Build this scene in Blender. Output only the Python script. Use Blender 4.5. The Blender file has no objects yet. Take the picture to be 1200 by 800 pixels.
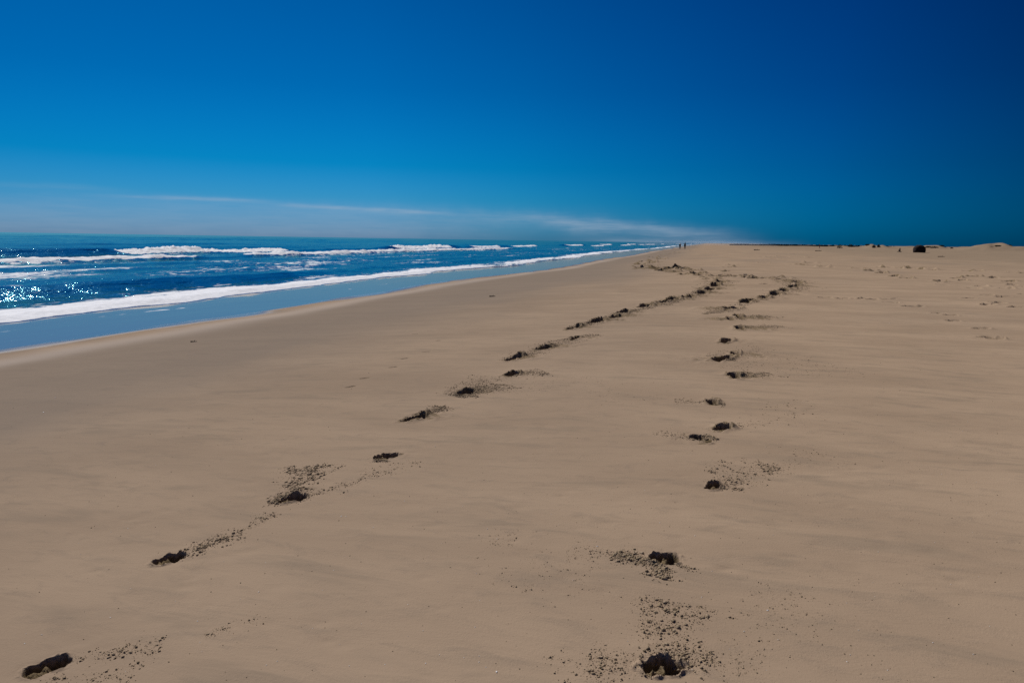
import bpy, bmesh, math, random
import numpy as np
from mathutils import Matrix, Vector, noise as mnoise

S = bpy.context.scene
COL = S.collection
rng = np.random.default_rng(7)
random.seed(7)
R_ = math.radians

# ------------------------------------------------------------------ helpers
def tag(o, label=None, cat=None, group=None, kind=None):
    if label: o['label'] = label
    if cat: o['category'] = cat
    if group: o['group'] = group
    if kind: o['kind'] = kind
    return o

def mesh_np(name, verts, faces, mat, attrs=None, smooth=True):
    """verts (n,3) float, faces (m,k) int -> linked object"""
    me = bpy.data.meshes.new(name)
    n, (m, k) = len(verts), faces.shape
    me.vertices.add(n)
    me.vertices.foreach_set('co', np.ascontiguousarray(verts, np.float32).ravel())
    me.loops.add(m * k)
    me.loops.foreach_set('vertex_index', np.ascontiguousarray(faces, np.int32).ravel())
    me.polygons.add(m)
    me.polygons.foreach_set('loop_start', np.arange(0, m * k, k, dtype=np.int32))
    me.update(calc_edges=True)
    if smooth:
        me.polygons.foreach_set('use_smooth', np.ones(m, bool))
    for an, av in (attrs or {}).items():
        a = me.attributes.new(an, 'FLOAT', 'POINT')
        a.data.foreach_set('value', np.ascontiguousarray(av, np.float32))
    if mat: me.materials.append(mat)
    o = bpy.data.objects.new(name, me)
    COL.objects.link(o)
    return o

def submesh(name, P, F, mask, mat, attrs):
    f = F[mask]
    if len(f) == 0: return None
    u, inv = np.unique(f.ravel(), return_inverse=True)
    return mesh_np(name, P[u], inv.reshape(f.shape), mat, {k: v[u] for k, v in attrs.items()})

def _hash(ix, iy, seed):
    h = (ix.astype(np.int64) * 374761393 + iy.astype(np.int64) * 668265263 + seed * 1442695041) & 0xffffffff
    h = ((h ^ (h >> 13)) * 1274126177) & 0xffffffff
    h = (h ^ (h >> 16)) & 0xffffffff
    return h.astype(np.float64) / 4294967295.0

def vnoise(x, y, seed=0):
    """smooth value noise in -1..1"""
    x = np.asarray(x, float); y = np.asarray(y, float)
    x, y = np.broadcast_arrays(x, y)
    ix = np.floor(x); iy = np.floor(y)
    fx = x - ix; fy = y - iy
    fx = fx * fx * fx * (fx * (fx * 6 - 15) + 10); fy = fy * fy * fy * (fy * (fy * 6 - 15) + 10)
    a = _hash(ix, iy, seed); b = _hash(ix + 1, iy, seed)
    c = _hash(ix, iy + 1, seed); d = _hash(ix + 1, iy + 1, seed)
    return 2 * ((a * (1 - fx) + b * fx) * (1 - fy) + (c * (1 - fx) + d * fx) * fy) - 1

def fbm(x, y, seed=0, octv=4, gain=.5):
    v = 0; a = 1; t = 0
    for k in range(octv):
        v = v + a * vnoise(x * 2 ** k + 17.3 * k, y * 2 ** k - 9.1 * k, seed + k); t += a; a *= gain
    return v / t

def sstep(a, b, x):
    t = np.clip((x - a) / (b - a), 0, 1)
    return t * t * (3 - 2 * t)

# ------------------------------------------------------------------ camera
EYE = 1.5
pit = math.atan(118.7 / 800); rol = R_(.89)
Fv = Vector((0, math.cos(pit), -math.sin(pit)))
R0 = Vector((1, 0, 0)); U0 = R0.cross(Fv)
Rv = math.cos(rol) * R0 + math.sin(rol) * U0
Uv = -math.sin(rol) * R0 + math.cos(rol) * U0
cam = bpy.data.cameras.new('camera'); cam.lens = 24; cam.sensor_width = 36
cam.clip_start = .05; cam.clip_end = 40000
co = bpy.data.objects.new('camera', cam); COL.objects.link(co)
M = Matrix((Rv, Uv, -Fv)).transposed().to_4x4(); M.translation = (0, 0, EYE)
co.matrix_world = M; S.camera = co

# ------------------------------------------------------------------ the lie of the beach
TH = R_(15.6)                     # direction of the shore
cT, sT = math.cos(TH), math.sin(TH)
SEA = -.9
PT = [-900, -200, -60, -22, -17, -13.8, -12.4, -9, -5, -1, 2, 6, 30, 80, 150, 400, 4000]
PZ = [-20, -7, -2.6, -1.3, -1.05, -.905, -.82, -.55, -.26, -.04, .02, .02, .0, .0, .05, .2, .4]

def st(x, y): return x * sT + y * cT, x * cT - y * sT

def shore_shift(s):
    s = np.asarray(s, float); z = np.zeros_like(s)
    return -.95 * np.exp(-((s - 7) / 12) ** 2) + .55 * vnoise(s / 9.0, z, 31) + .9 * vnoise(s / 31.0, z, 32) + .12 * vnoise(s / 2.2, z, 33)

MOUNDS = []                       # far dunes: x, y, radius across, radius deep, height
def base_h(x, y):
    x = np.asarray(x, float); y = np.asarray(y, float)
    s, t = st(x, y)
    k = np.exp(-((t + 13.8) / 5) ** 2)
    h = np.interp(t - shore_shift(s) * k, PT, PZ)
    # soften the profile's corners
    h = .5 * h + .25 * np.interp(t - shore_shift(s) * k - .8, PT, PZ) + .25 * np.interp(t - shore_shift(s) * k + .8, PT, PZ)
    d = np.hypot(x, y)
    dry = sstep(-9, -2, t)
    h = h + dry * (.022 * vnoise(s / 7.5, t / 4.2, 3) + .012 * vnoise(s / 2.3, t / 1.9, 4)) + .004 * vnoise(s / .9, t / .6, 5) * dry
    h = h + dry * sstep(22, 70, d) * (.06 * vnoise(s / 14, t / 6, 6) + .05 * vnoise(s / 5, t / 2.4, 7))
    for (mx, my, ra, rb, mh) in MOUNDS:
        q = np.exp(-(((x - mx) / ra) ** 2 + ((y - my) / rb) ** 2))
        h = h + mh * q * (1 + .35 * vnoise(x / (ra * .35), y / (rb * .35), 9))
    return h

def ray(px, py):
    return Fv + ((px - 600) / 800) * Rv + ((400 - py) / 800) * Uv

def at(px, py, z=None):
    """where the line of sight through a photograph pixel meets the beach"""
    d = ray(px, py); zz = 0. if z is None else z
    for _ in range(30 if z is None else 1):
        k = (zz - EYE) / d.z
        if k < 0 or k > 3000: k = 3000
        p = Vector((0, 0, EYE)) + k * d
        if z is None:
            zz = .5 * zz + .5 * float(base_h(p.x, p.y))
    return p

def px_at(px, dist, py=None):
    """ground point in the column of a pixel at a given distance ahead"""
    d = ray(px, 285); k = dist / d.y
    x, y = d.x * k, dist
    return Vector((x, y, float(base_h(x, y))))

for (px, dist, ra, rb, mh) in [(1018, 300, 6, 9, 1.5), (1034, 290, 5, 7, 1.2), (1092, 280, 7, 8, 1.7), (1168, 260, 11, 9, 2.7),
                               (1142, 300, 12, 10, 1.5), (1225, 280, 14, 12, 1.9), (1290, 260, 22, 14, 2.2), (985, 340, 9, 9, 1.0),
                               (1060, 330, 12, 10, 1.3), (950, 380, 22, 10, .7), (905, 430, 30, 12, .8), (1190, 330, 20, 14, 1.7), (1125, 340, 16, 12, 1.1)]:
    d = ray(px, 285); k = dist / d.y
    MOUNDS.append((d.x * k, dist, ra, rb, mh))

# ------------------------------------------------------------------ materials
def newmat(name):
    m = bpy.data.materials.new(name); m.use_nodes = True
    nt = m.node_tree; nt.nodes.clear()
    out = nt.nodes.new('ShaderNodeOutputMaterial')
    return m, nt, out

class G:
    """tiny node-graph builder"""
    def __init__(s, nt): s.nt = nt
    def n(s, t, **k):
        x = s.nt.nodes.new(t)
        for a, b in k.items(): setattr(x, a, b)
        return x
    def put(s, sock, v):
        if isinstance(v, bpy.types.NodeSocket): s.nt.links.new(v, sock)
        else: sock.default_value = v
    def m(s, op, a, b=0., c=0., clamp=False):
        x = s.n('ShaderNodeMath', operation=op, use_clamp=clamp)
        s.put(x.inputs[0], a); s.put(x.inputs[1], b); s.put(x.inputs[2], c)
        return x.outputs[0]
    def mix(s, f, a, b, bt='MIX'):
        x = s.n('ShaderNodeMix', data_type='RGBA', blend_type=bt)
        s.put(x.inputs[0], f)
        s.put(x.inputs[6], a if isinstance(a, bpy.types.NodeSocket) else (*a, 1))
        s.put(x.inputs[7], b if isinstance(b, bpy.types.NodeSocket) else (*b, 1))
        return x.outputs[2]
    def noise(s, vec, scale, detail=3, rough=.55, dist=0.):
        x = s.n('ShaderNodeTexNoise'); s.nt.links.new(vec, x.inputs['Vector'])
        x.inputs['Scale'].default_value = scale; x.inputs['Detail'].default_value = detail
        x.inputs['Roughness'].default_value = rough; x.inputs['Distortion'].default_value = dist
        return x.outputs[0]
    def map(s, v, a, b, c=0., d=1., smooth=True):
        x = s.n('ShaderNodeMapRange', interpolation_type='SMOOTHSTEP' if smooth else 'LINEAR')
        s.put(x.inputs[0], v)
        for i, q in enumerate((a, b, c, d)): s.put(x.inputs[i + 1], q)
        return x.outputs[0]
    def attr(s, name):
        return s.n('ShaderNodeAttribute', attribute_name=name).outputs['Fac']
    def rot(s, vec, z, sc=(1, 1, 1)):
        x = s.n('ShaderNodeMapping'); s.nt.links.new(vec, x.inputs[0])
        x.inputs['Rotation'].default_value = (0, 0, z); x.inputs['Scale'].default_value = sc
        return x.outputs[0]

def sand_material():
    m, nt, out = newmat('sand'); g = G(nt)
    pos = g.n('ShaderNodeNewGeometry').outputs['Position']
    sh = g.rot(pos, TH)                        # x = inland, y = along the shore
    streak = g.noise(g.rot(sh, -.2, (.30, .75, 1)), 1.0, 5, .6, .4)
    streak2 = g.noise(g.rot(sh, -.25, (1.1, 4.2, 1)), 1.0, 4, .62, .5)
    fine = g.noise(pos, 95, 3, .7)
    grain = g.noise(pos, 420, 2, .7)
    damp = g.attr('damp'); wet = g.attr('wet')
    col = g.mix(g.map(streak, .3, .7), (.288, .206, .138), (.364, .263, .176))
    col = g.mix(g.m('MULTIPLY', g.map(streak2, .5, .72), .6), col, (.222, .168, .118))
    col = g.mix(g.m('MULTIPLY', g.map(fine, .55, .8), .22), col, (.20, .148, .098))
    col = g.mix(g.m('MULTIPLY', g.map(grain, .3, .7), .16), col, (.35, .27, .19))
    mott = g.noise(g.rot(sh, .1, (2.2, 5.0, 1)), 1.6, 5, .68, .6)
    col = g.mix(g.m('MULTIPLY', g.map(mott, .5, .75), .45), col, (.215, .165, .120))
    moist = g.attr('moist')
    col = g.mix(g.m('MULTIPLY', moist, .72), col, (.186, .154, .126))
    col = g.mix(g.m('MULTIPLY', g.attr('inland'), .5), col, (.20, .155, .108))  # darker inland tint: lens falloff towards the right put into the colour
    glare_tint = g.attr('glare_tint'); col = g.mix(g.m('MULTIPLY', glare_tint, .6), col, (.40, .335, .28))  # pale band by the water: glare on soaked sand put into the colour
    # damp sand dug up by feet: darker and yellower, in grains
    pn = g.noise(pos, 34, 4, .75)
    dm = g.map(g.m('ADD', damp, g.m('MULTIPLY', g.m('SUBTRACT', pn, .5), .9)), .35, .75)
    col = g.mix(dm, col, (.150, .110, .062))
    # sand soaked by the wash
    col = g.mix(wet, col, (.07, .06, .05))
    b = g.n('ShaderNodeBsdfPrincipled')
    nt.links.new(col, b.inputs['Base Color'])
    nt.links.new(g.map(wet, 0, 1, .85, .12), b.inputs['Roughness'])
    nt.links.new(g.map(wet, .05, 1, 0., .5), b.inputs['Specular IOR Level'])
    # bump: grain, wind ripple
    hgt = g.m('ADD', g.m('MULTIPLY', g.m('MULTIPLY', fine, g.map(mott, .3, .7, .4, 1.4)), .0019), g.m('MULTIPLY', grain, .0006))
    hgt = g.m('ADD', hgt, g.m('MULTIPLY', streak2, .006))
    hgt = g.m('ADD', hgt, g.m('MULTIPLY', g.m('MULTIPLY', pn, damp), .016))
    hgt = g.m('MULTIPLY', hgt, g.m('SUBTRACT', 1., g.m('MULTIPLY', wet, .96)))
    bp = g.n('ShaderNodeBump'); bp.inputs['Strength'].default_value = 1.; bp.inputs['Distance'].default_value = 1.
    nt.links.new(hgt, bp.inputs['Height']); nt.links.new(bp.outputs[0], b.inputs['Normal'])
    nt.links.new(b.outputs[0], out.inputs[0])
    return m

def water_material():
    m, nt, out = newmat('sea_water'); g = G(nt)
    pos = g.n('ShaderNodeNewGeometry').outputs['Position']
    sh = g.rot(pos, TH)
    shallow = g.attr('shallow'); foam = g.attr('foam'); face = g.attr('face')
    col = g.mix(shallow, (.0, .125, .130), (.19, .165, .125))
    col = g.mix(face, col, (.0, .105, .058))
    body = g.n('ShaderNodeBsdfDiffuse'); nt.links.new(col, body.inputs[0])
    gl = g.n('ShaderNodeBsdfGlossy'); nt.links.new(g.mix(shallow, (.26, .67, .71), (1., .95, .86)), gl.inputs[0])
    nt.links.new(g.map(shallow, 0, 1, .10, .07), gl.inputs['Roughness'])
    fr = g.n('ShaderNodeFresnel'); fr.inputs[0].default_value = 1.33
    b = g.n('ShaderNodeMixShader')
    nt.links.new(g.m('MULTIPLY', fr.outputs[0], g.map(shallow, 0, 1, .88, .62)), b.inputs[0]); nt.links.new(body.outputs[0], b.inputs[1]); nt.links.new(gl.outputs[0], b.inputs[2])
    w1 = g.noise(g.rot(sh, .0, (1.3, .55, 1)), 1.0, 4, .6, .4)
    w2 = g.noise(g.rot(sh, .3, (.28, .09, 1)), 1.0, 3, .55, .3)
    w3 = g.noise(pos, 7., 3, .6)
    hgt = g.m('ADD', g.m('MULTIPLY', w1, .15), g.m('ADD', g.m('MULTIPLY', w2, .5), g.m('MULTIPLY', w3, .024)))
    hgt = g.m('MULTIPLY', g.m('MULTIPLY', hgt, g.attr('chop')), g.map(shallow, 0, 1, 1., .03))
    bp = g.n('ShaderNodeBump'); bp.inputs['Strength'].default_value = 1.; bp.inputs['Distance'].default_value = 1.
    nt.links.new(hgt, bp.inputs['Height'])
    for q in (body, gl, fr): nt.links.new(bp.outputs[0], q.inputs['Normal'])
    # foam
    f1 = g.noise(g.rot(sh, 0, (1.0, .45, 1)), 2.6, 6, .68, .6)
    f2 = g.noise(g.rot(sh, 0, (1.0, .3, 1)), .55, 5, .62, .5)
    fn = g.m('ADD', g.m('MULTIPLY', f1, .6), g.m('MULTIPLY', f2, .4))
    thr = g.m('SUBTRACT', .93, g.m('MULTIPLY', foam, .92))
    ff = g.map(g.m('SUBTRACT', fn, thr), -.03, .05)
    fb = g.n('ShaderNodeBsdfPrincipled')
    fc = g.mix(g.map(g.noise(pos, 5, 4, .7), .35, .65), (.80, .82, .85), (.95, .96, .98))
    nt.links.new(fc, fb.inputs['Base Color']); fb.inputs['Roughness'].default_value = .8
    fb.inputs['Specular IOR Level'].default_value = .2
    bp2 = g.n('ShaderNodeBump'); bp2.inputs['Strength'].default_value = .5; bp2.inputs['Distance'].default_value = .06
    nt.links.new(f1, bp2.inputs['Height']); nt.links.new(bp2.outputs[0], fb.inputs['Normal'])
    mx = g.n('ShaderNodeMixShader')
    tl = g.n('ShaderNodeBsdfTranslucent'); nt.links.new(fc, tl.inputs[0])
    fm = g.n('ShaderNodeMixShader'); fm.inputs[0].default_value = .16
    nt.links.new(fb.outputs[0], fm.inputs[1]); nt.links.new(tl.outputs[0], fm.inputs[2])
    nt.links.new(ff, mx.inputs[0]); nt.links.new(b.outputs[0], mx.inputs[1]); nt.links.new(fm.outputs[0], mx.inputs[2])
    nt.links.new(mx.outputs[0], out.inputs[0])
    return m

def plain(name, a, b, scale=8, rough=.85, bump=.02):
    m, nt, out = newmat(name); g = G(nt)
    pos = g.n('ShaderNodeTexCoord').outputs['Object']
    n1 = g.noise(pos, scale, 4, .65)
    p = g.n('ShaderNodeBsdfPrincipled'); p.inputs['Roughness'].default_value = rough
    p.inputs['Specular IOR Level'].default_value = .25
    nt.links.new(g.mix(g.map(n1, .3, .7), a, b), p.inputs['Base Color'])
    bp = g.n('ShaderNodeBump'); bp.inputs['Distance'].default_value = bump
    nt.links.new(n1, bp.inputs['Height']); nt.links.new(bp.outputs[0], p.inputs['Normal'])
    nt.links.new(p.outputs[0], out.inputs[0])
    return m

SAND = sand_material(); WATER = water_material()
CLOD = plain('sand_clod', (.23, .168, .096), (.36, .27, .18), 60, .95, .01)

# ------------------------------------------------------------------ footprints: photo pixel, kind of print
#   (px, py, turn of the long axis in degrees, length, width, depth, kick direction deg, kick strength)
LEFT = [(54, 781, 44, .155, .120, .07, 50, .35), (197, 655.5, 46, .160, .125, .07, 48, .8), (342, 585, 40, .19, .13, .075, 100, 1.6),
        (452, 535, 38, .20, .16, .075, 20, .6), (485, 491, 45, .24, .13, .08, 40, 1.8), (546, 461.5, 50, .26, .14, .09, 35, 1.8),
        (601, 439.5, 60, .30, .14, .11, 20, 1.2), (602, 421, 60, .30, .15, .11, 40, 1.2), (638, 408.5, 60, .36, .22, .11, 45, 1.5),
        (674, 397, 70, .34, .15, .11, 30, 1.0), (671, 385.5, 60, .36, .18, .11, 40, 1.2), (698, 378, 60, .5, .26, .12, 45, 1.4),
        (722, 372, 60, .5, .26, .12, 45, 1.4), (728, 367, 60, .5, .22, .11, 45, 1.2), (756, 359, 60, .6, .30, .12, 45, 1.3),
        (775, 354.6, 60, .6, .30, .12, 50, 1.3), (787, 352.5, 60, .65, .32, .13, 50, 1.4), (806, 348.5, 60, .7, .36, .13, 50, 1.5),
        (821, 344.5, 60, .75, .36, .14, 50, 1.5), (831, 340, 60, .8, .36, .14, 60, 1.6), (838, 335.5, 70, .8, .4, .14, 60, 1.6), (845, 331, 80, .85, .4, .14, 80, 1.6)]
RIGHT = [(776, 782, 15, .165, .13, .10, 100, .6), (780, 654.5, 12, .150, .125, .085, 190, .7), (837, 569, 55, .165, .11, .09, 20, 1.4),
         (822, 514.5, 110, .24, .15, .08, 170, .8), (846, 502.5, 35, .19, .14, .085, 30, .5), (834, 471.5, 80, .22, .13, .08, 180, .6),
         (859.5, 441, 80, .30, .15, .11, 10, 1.6), (846, 421, 50, .34, .20, .11, 190, 1.0), (862, 416, 80, .30, .14, .10, 0, 1.2),
         (850, 400.5, 60, .36, .18, .11, 0, .6), (866.5, 385.5, 80, .40, .20, .12, 0, 1.8), (866, 373, 80, .42, .22, .12, 0, 1.8), (856, 374, 80, .36, .16, .11, 180, 1.6),
         (859, 362, 50, .55, .30, .13, 180, 1.8), (873, 354.5, 60, .58, .30, .13, 45, .9), (882, 352.5, 60, .58, .28, .13, 45, 1.), (893, 350, 60, .62, .32, .13, 45, 1.1),
         (908, 345.5, 60, .7, .36, .14, 45, 1.2), (919, 341, 60, .72, .36, .14, 45, 1.3), (930, 336.5, 60, .8, .4, .14, 45, 1.6), (936, 332, 80, .85, .4, .14, 90, 1.6), (925, 329.5, 120, .85, .4, .14, 90, 1.6)]
BEND = [(832, 326.7), (823, 323.5), (819, 320.5), (808, 322), (811, 317.5), (802, 316.5), (797, 315.7), (789, 319.3), (785, 315.3), (776, 317.5), (768, 315.7),
        (752, 315.2), (751, 312.5), (751, 309.5), (756.5, 307.4), (762, 303.8), (767.5, 302), (775, 303.6), (766, 311), (764, 308), (759, 314.8), (777, 299.3), (784, 297.5), (795, 296), (810, 293.5)]
LINK = [(904, 326), (890, 327), (880, 326), (869, 325.4), (858, 325), (848, 325), (915, 326), (838, 324)]
ASIDE = [(1041, 350.5), (1043, 354.5), (1064, 359), (1072, 359.5), (1097.5, 367), (1114, 369.5), (1115.5, 376), (1149, 385), (1157, 395.5), (1166, 397),
         (966, 349), (987.5, 350), (1010, 350), (1022, 351)]
INLAND = [(1105, 334), (1141, 338), (1150, 335.5), (1135, 349.5), (1169, 355), (1157, 357), (1179, 338), (1182, 330), (1141, 324), (1164, 325.5), (1102, 330), (1062, 326), (1199, 345), (1190, 360),
          (1034, 313), (1040, 313), (1056, 314), (1068, 314.5), (1080, 315), (1092, 316), (1134, 317.5), (1146, 317.5), (1172, 318), (1188, 319.5), (1198, 320), (964, 313), (975, 313.5),
          (1003, 314.4), (1009, 314.5), (1020, 317.5), (1033, 320), (1048, 324), (1107, 331.5), (1120, 326), (1128, 329), (1156, 346), (1174, 348), (1186, 334), (1195, 336),
          (852, 318.4), (853, 313.5), (855, 310.5), (896, 301.3), (908, 301), (884, 293.3), (894, 308), (908, 303.5), (926, 297.6), (950, 308), (938, 310.5), (930, 310), (920, 301),
          (944, 302), (965, 312), (872, 323), (882, 327), (896, 333)]
SEAWARD = [(514, 399), (500, 412), (487, 391), (461, 430), (474, 420), (411, 453), (427, 443)]

PR = []      # dicts
def add_print(px, py, turn, L, W, D, kd, ks, group, cat='footprint', style='deep'):
    p = at(px, py)
    PR.append(dict(x=p.x, y=p.y, a=R_(turn), L=L, W=W, D=D, kd=R_(kd), ks=ks, group=group, px=px, py=py, style=style, d=math.hypot(p.x, p.y), seed=len(PR) * 13 + 5))
for q in LEFT: add_print(*q, 'left')
for q in RIGHT: add_print(*q, 'right')
for q in BEND + [(a + rng.uniform(-4, 4), b + rng.uniform(-.7, .7)) for a, b in BEND]:
    d = at(*q).length; k = min(2.6, max(1.6, d / 22))
    add_print(q[0], q[1], rng.uniform(0, 180), .46 * k, .36 * k, .07 + .035 * k, rng.uniform(0, 360), 1.3, 'bend')
for q in LINK: add_print(q[0], q[1], rng.uniform(-20, 20), .75, .42, .10, 0, .9, 'link')
for q in ASIDE: add_print(q[0], q[1], rng.uniform(-30, 30), .34 if q[1] > 360 else .45, .2 if q[1] > 360 else .26, .045, rng.uniform(-20, 20), .25, 'aside', style='soft')
for q in INLAND:
    d = at(*q).length; k = min(2.8, max(1.1, d / 24))
    add_print(q[0], q[1], rng.uniform(-35, 35), .36 * k, .24 * k, .06 + .03 * k, 0, .7, 'inland', style='soft' if q[1] > 330 else 'deep')
for q in SEAWARD: add_print(q[0], q[1], 40 + rng.uniform(-15, 15), .15, .07, .010, 0, 0, 'seaward', style='shallow')

# ------------------------------------------------------------------ ground sheet (one polar height field, split into sand and footprints)
az = [-41.0]
while az[-1] < 41.0: az.append(az[-1] + .088)
step = .088
right = [az[-1]]
while right[-1] < 200: step *= 1.25; step = min(step, 7); right.append(right[-1] + step)
step = .088
left = [az[0]]
while left[-1] > -159: step = min(step * 1.25, 7); left.append(left[-1] - step)
left = [a for a in left[1:] if a > right[-1] - 360 + 2][::-1]
AZ = np.radians(np.array(left + az + right[1:]))
rr = [.25]
while rr[-1] < 1.95: rr.append(rr[-1] + .05)
while rr[-1] < 13: rr.append(rr[-1] * 1.0021)
while rr[-1] < 48: rr.append(rr[-1] * 1.0036)
while rr[-1] < 420: rr.append(rr[-1] * 1.011)
while rr[-1] < 9000: rr.append(rr[-1] * 1.06)
RR = np.array(rr)
nA, nR = len(AZ), len(RR)
X = RR[:, None] * np.sin(AZ)[None]; Y = RR[:, None] * np.cos(AZ)[None]
Z = base_h(X, Y)
Sg, Tg = st(X, Y)
Dg = np.hypot(X, Y)
damp = np.zeros_like(Z); pid = np.full(Z.shape, -1, np.int32); pbest = np.full(Z.shape, 9.)

# soft dimples and faint old wind marks on the flat
NEAR = Dg < 16
dimp = np.zeros_like(Z)
for i in range(260):
    px = rng.uniform(560, 1190); py = rng.uniform(455, 700)
    if i > 190: px = rng.uniform(60, 560); py = rng.uniform(520, 760)
    p = at(px, py); r = rng.uniform(.02, .05); d0 = math.hypot(p.x, p.y); a0 = math.atan2(p.x, p.y)
    i0, i1 = np.searchsorted(RR, [d0 - 3 * r, d0 + 3 * r]); j0, j1 = np.searchsorted(AZ, [a0 - 3.2 * r / d0, a0 + 3.2 * r / d0])
    q = ((X[i0:i1, j0:j1] - p.x) / (r * 1.5)) ** 2 + ((Y[i0:i1, j0:j1] - p.y) / r) ** 2
    dimp[i0:i1, j0:j1] -= rng.uniform(.0008, .0032) * np.exp(-q)
Z += dimp

for n, p in enumerate(PR):
    x0, y0, L, W, D = p['x'], p['y'], p['L'] / 2 * (1.35 if p['d'] > 8 and p['group'] in ('left', 'right') else 1), p['W'] / 2, p['D']
    d0, a0 = p['d'], math.atan2(x0, y0)
    rad = 4.6 * L if p['ks'] > 0 else 2 * L
    i0, i1 = np.searchsorted(RR, [max(.3, d0 - rad), d0 + rad]); j0, j1 = np.searchsorted(AZ, [a0 - rad / d0 * 1.05, a0 + rad / d0 * 1.05])
    sl = (slice(i0, i1), slice(j0, j1))
    dx, dy = X[sl] - x0, Y[sl] - y0
    ca, sa = math.cos(p['a']), math.sin(p['a'])
    u = (dx * ca + dy * sa) / L; v = (-dx * sa + dy * ca) / W
    sd = p['seed']
    # sole outline: narrower waist, ragged rim
    wv = 1 - .22 * np.exp(-((u + .15) / .35) ** 2) if p['style'] != 'soft' else 1
    r = np.sqrt(u ** 2 + (v / wv) ** 2)
    sc = 1 / L
    r = r * (1 + .13 * vnoise(dx * sc * 1.6 + sd, dy * sc * 1.6, 41) + .06 * vnoise(dx * sc * 5, dy * sc * 5 + sd, 42))
    ramp = .42 + .58 * sstep(-.75, .3, u)                       # deep end and shallow end
    if p['style'] == 'deep':
        bowl = -D * ramp * sstep(1.0, .80, r)
        # caved-in rubble on the shallow, near half
        rub = sstep(.98, .82, r) * (1 - sstep(-.05, .55, u)) * sstep(.55, .15, v - .2 * u)
        bl = .5 + .5 * vnoise(dx / .019 + sd, dy / .019, 43); bl2 = vnoise(dx / .008, dy / .008 + sd, 44)
        if d0 < 6.5:
            bowl = np.maximum(bowl, -D + rub * D * (.70 + .40 * bl + .12 * bl2)) * (r < 1.02) + bowl * (r >= 1.02)
    elif p['style'] == 'soft':
        bowl = -D * ramp * sstep(1.05, .55, r)
    else:
        bowl = -D * sstep(1.0, .6, r)
    lip = .14 * D * np.exp(-((r - 1.06) / .13) ** 2) * (.5 + 1. * vnoise(dx * sc * 3 + sd, dy * sc * 3, 45))
    # sand thrown out by the kick
    kx, ky = math.cos(p['kd']), math.sin(p['kd'])
    ku = (dx * kx + dy * ky); kv = (-dx * ky + dy * kx)
    kl = L * 2.6; kw = L * (.65 if d0 < 6 else 1.1)
    kick = p['ks'] * np.exp(-((ku - kl * .38) / (kl * .5)) ** 2 - (kv / (kw + .22 * np.abs(ku))) ** 2)
    kn = .5 + .5 * vnoise(dx / (.03 + d0 * .002) + sd, dy / (.03 + d0 * .002), 46)
    lw = .055 + .006 * d0                                       # size of the lumps, larger where the sheet is coarser
    km = .5 + .5 * (.7 * vnoise(dx / lw + sd, dy / lw, 47) + .3 * vnoise(dx / lw * 2.3, dy / lw * 2.3 + sd, 48))
    far_ = min(1, d0 / 30)
    heap = kick * (.008 + .050 * far_ * (p['style'] != 'shallow')) * np.clip(km * 1.5 - .3, 0, 1) * sstep(.9, 1.1, r)
    near_rim = np.exp(-((r - 1.2) / .38) ** 2) * (r > .93)
    if d0 > 5.5 and p['style'] != 'shallow':
        far_side = .3 + .7 * sstep(-.4, .8, (dx * x0 + dy * y0) / d0 / L)
        heap = heap + near_rim * far_side * (.022 + .0027 * d0) * np.clip(km * 1.5 - .25, 0, 1.1) * (1. if p['style'] == 'deep' else .6)
    inside = sstep(1.03, .92, r)
    dd = np.maximum(inside * (.72 if p['style'] == 'deep' else .5), np.clip(.60 * kick * (.35 + 1.0 * kn), 0, .58) * (.3 + .7 * sstep(3.8, 6, d0)))
    dd = np.maximum(dd, (.45 + .55 * sstep(3.8, 6, d0)) * near_rim * (.62 if p['style'] == 'deep' else .35) * (.4 + .8 * kn))
    Z[sl] += bowl + lip + heap
    damp[sl] = np.maximum(damp[sl], dd)
    sub = pid[sl]; sb = pbest[sl]
    lim = 1.14
    hit = (r < lim) & (r < sb); sub[hit] = n; sb[hit] = r[hit]

wet = sstep(-12.6, -13.8, Tg - shore_shift(Sg) + .5 * vnoise(Sg / 2.2, Tg / .7, 57))
moist = np.clip(sstep(.8, -8, Tg + 1.5 * vnoise(Sg / 12, Tg / 5, 51)) * (1 - .75 * sstep(-11.2, -12.4, Tg - shore_shift(Sg)))
                + .35 * sstep(.1, .6, fbm(Sg / 9, Tg / 5, 52)), 0, 1)
idx = np.arange(nA * nR).reshape(nR, nA)
Fq = np.stack([idx[:-1, :-1], idx[:-1, 1:], idx[1:, 1:], idx[1:, :-1]], -1).reshape(-1, 4)
wrap = np.stack([idx[:-1, -1], idx[:-1, 0], idx[1:, 0], idx[1:, -1]], -1)
Pv = np.stack([X, Y, Z], -1).reshape(-1, 3)
fp = pid.ravel()[Fq]
mx = fp.max(1); mn = fp.min(1)
fid = np.where(mn >= 0, mx, -1)
allF = np.concatenate([Fq[:, ::-1], wrap[:, ::-1]]); allid = np.concatenate([fid, np.full(len(wrap), -1)])
glare_tint = np.exp(-((Tg - shore_shift(Sg) + 11.9 + .5 * vnoise(Sg / 7, Tg / 2, 53)) / .75) ** 2)  # mask of the painted glare along the waterline
inland = sstep(6, 40, Tg + 5 * vnoise(Sg / 25, Tg / 10, 55))
AT = dict(damp=damp.ravel(), wet=wet.ravel(), moist=moist.ravel(), inland=inland.ravel(), glare_tint=glare_tint.ravel())
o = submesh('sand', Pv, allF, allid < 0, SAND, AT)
tag(o, 'broad flat beach of smooth brown sand sloping down to the sea', 'sand', kind='structure')
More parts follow.
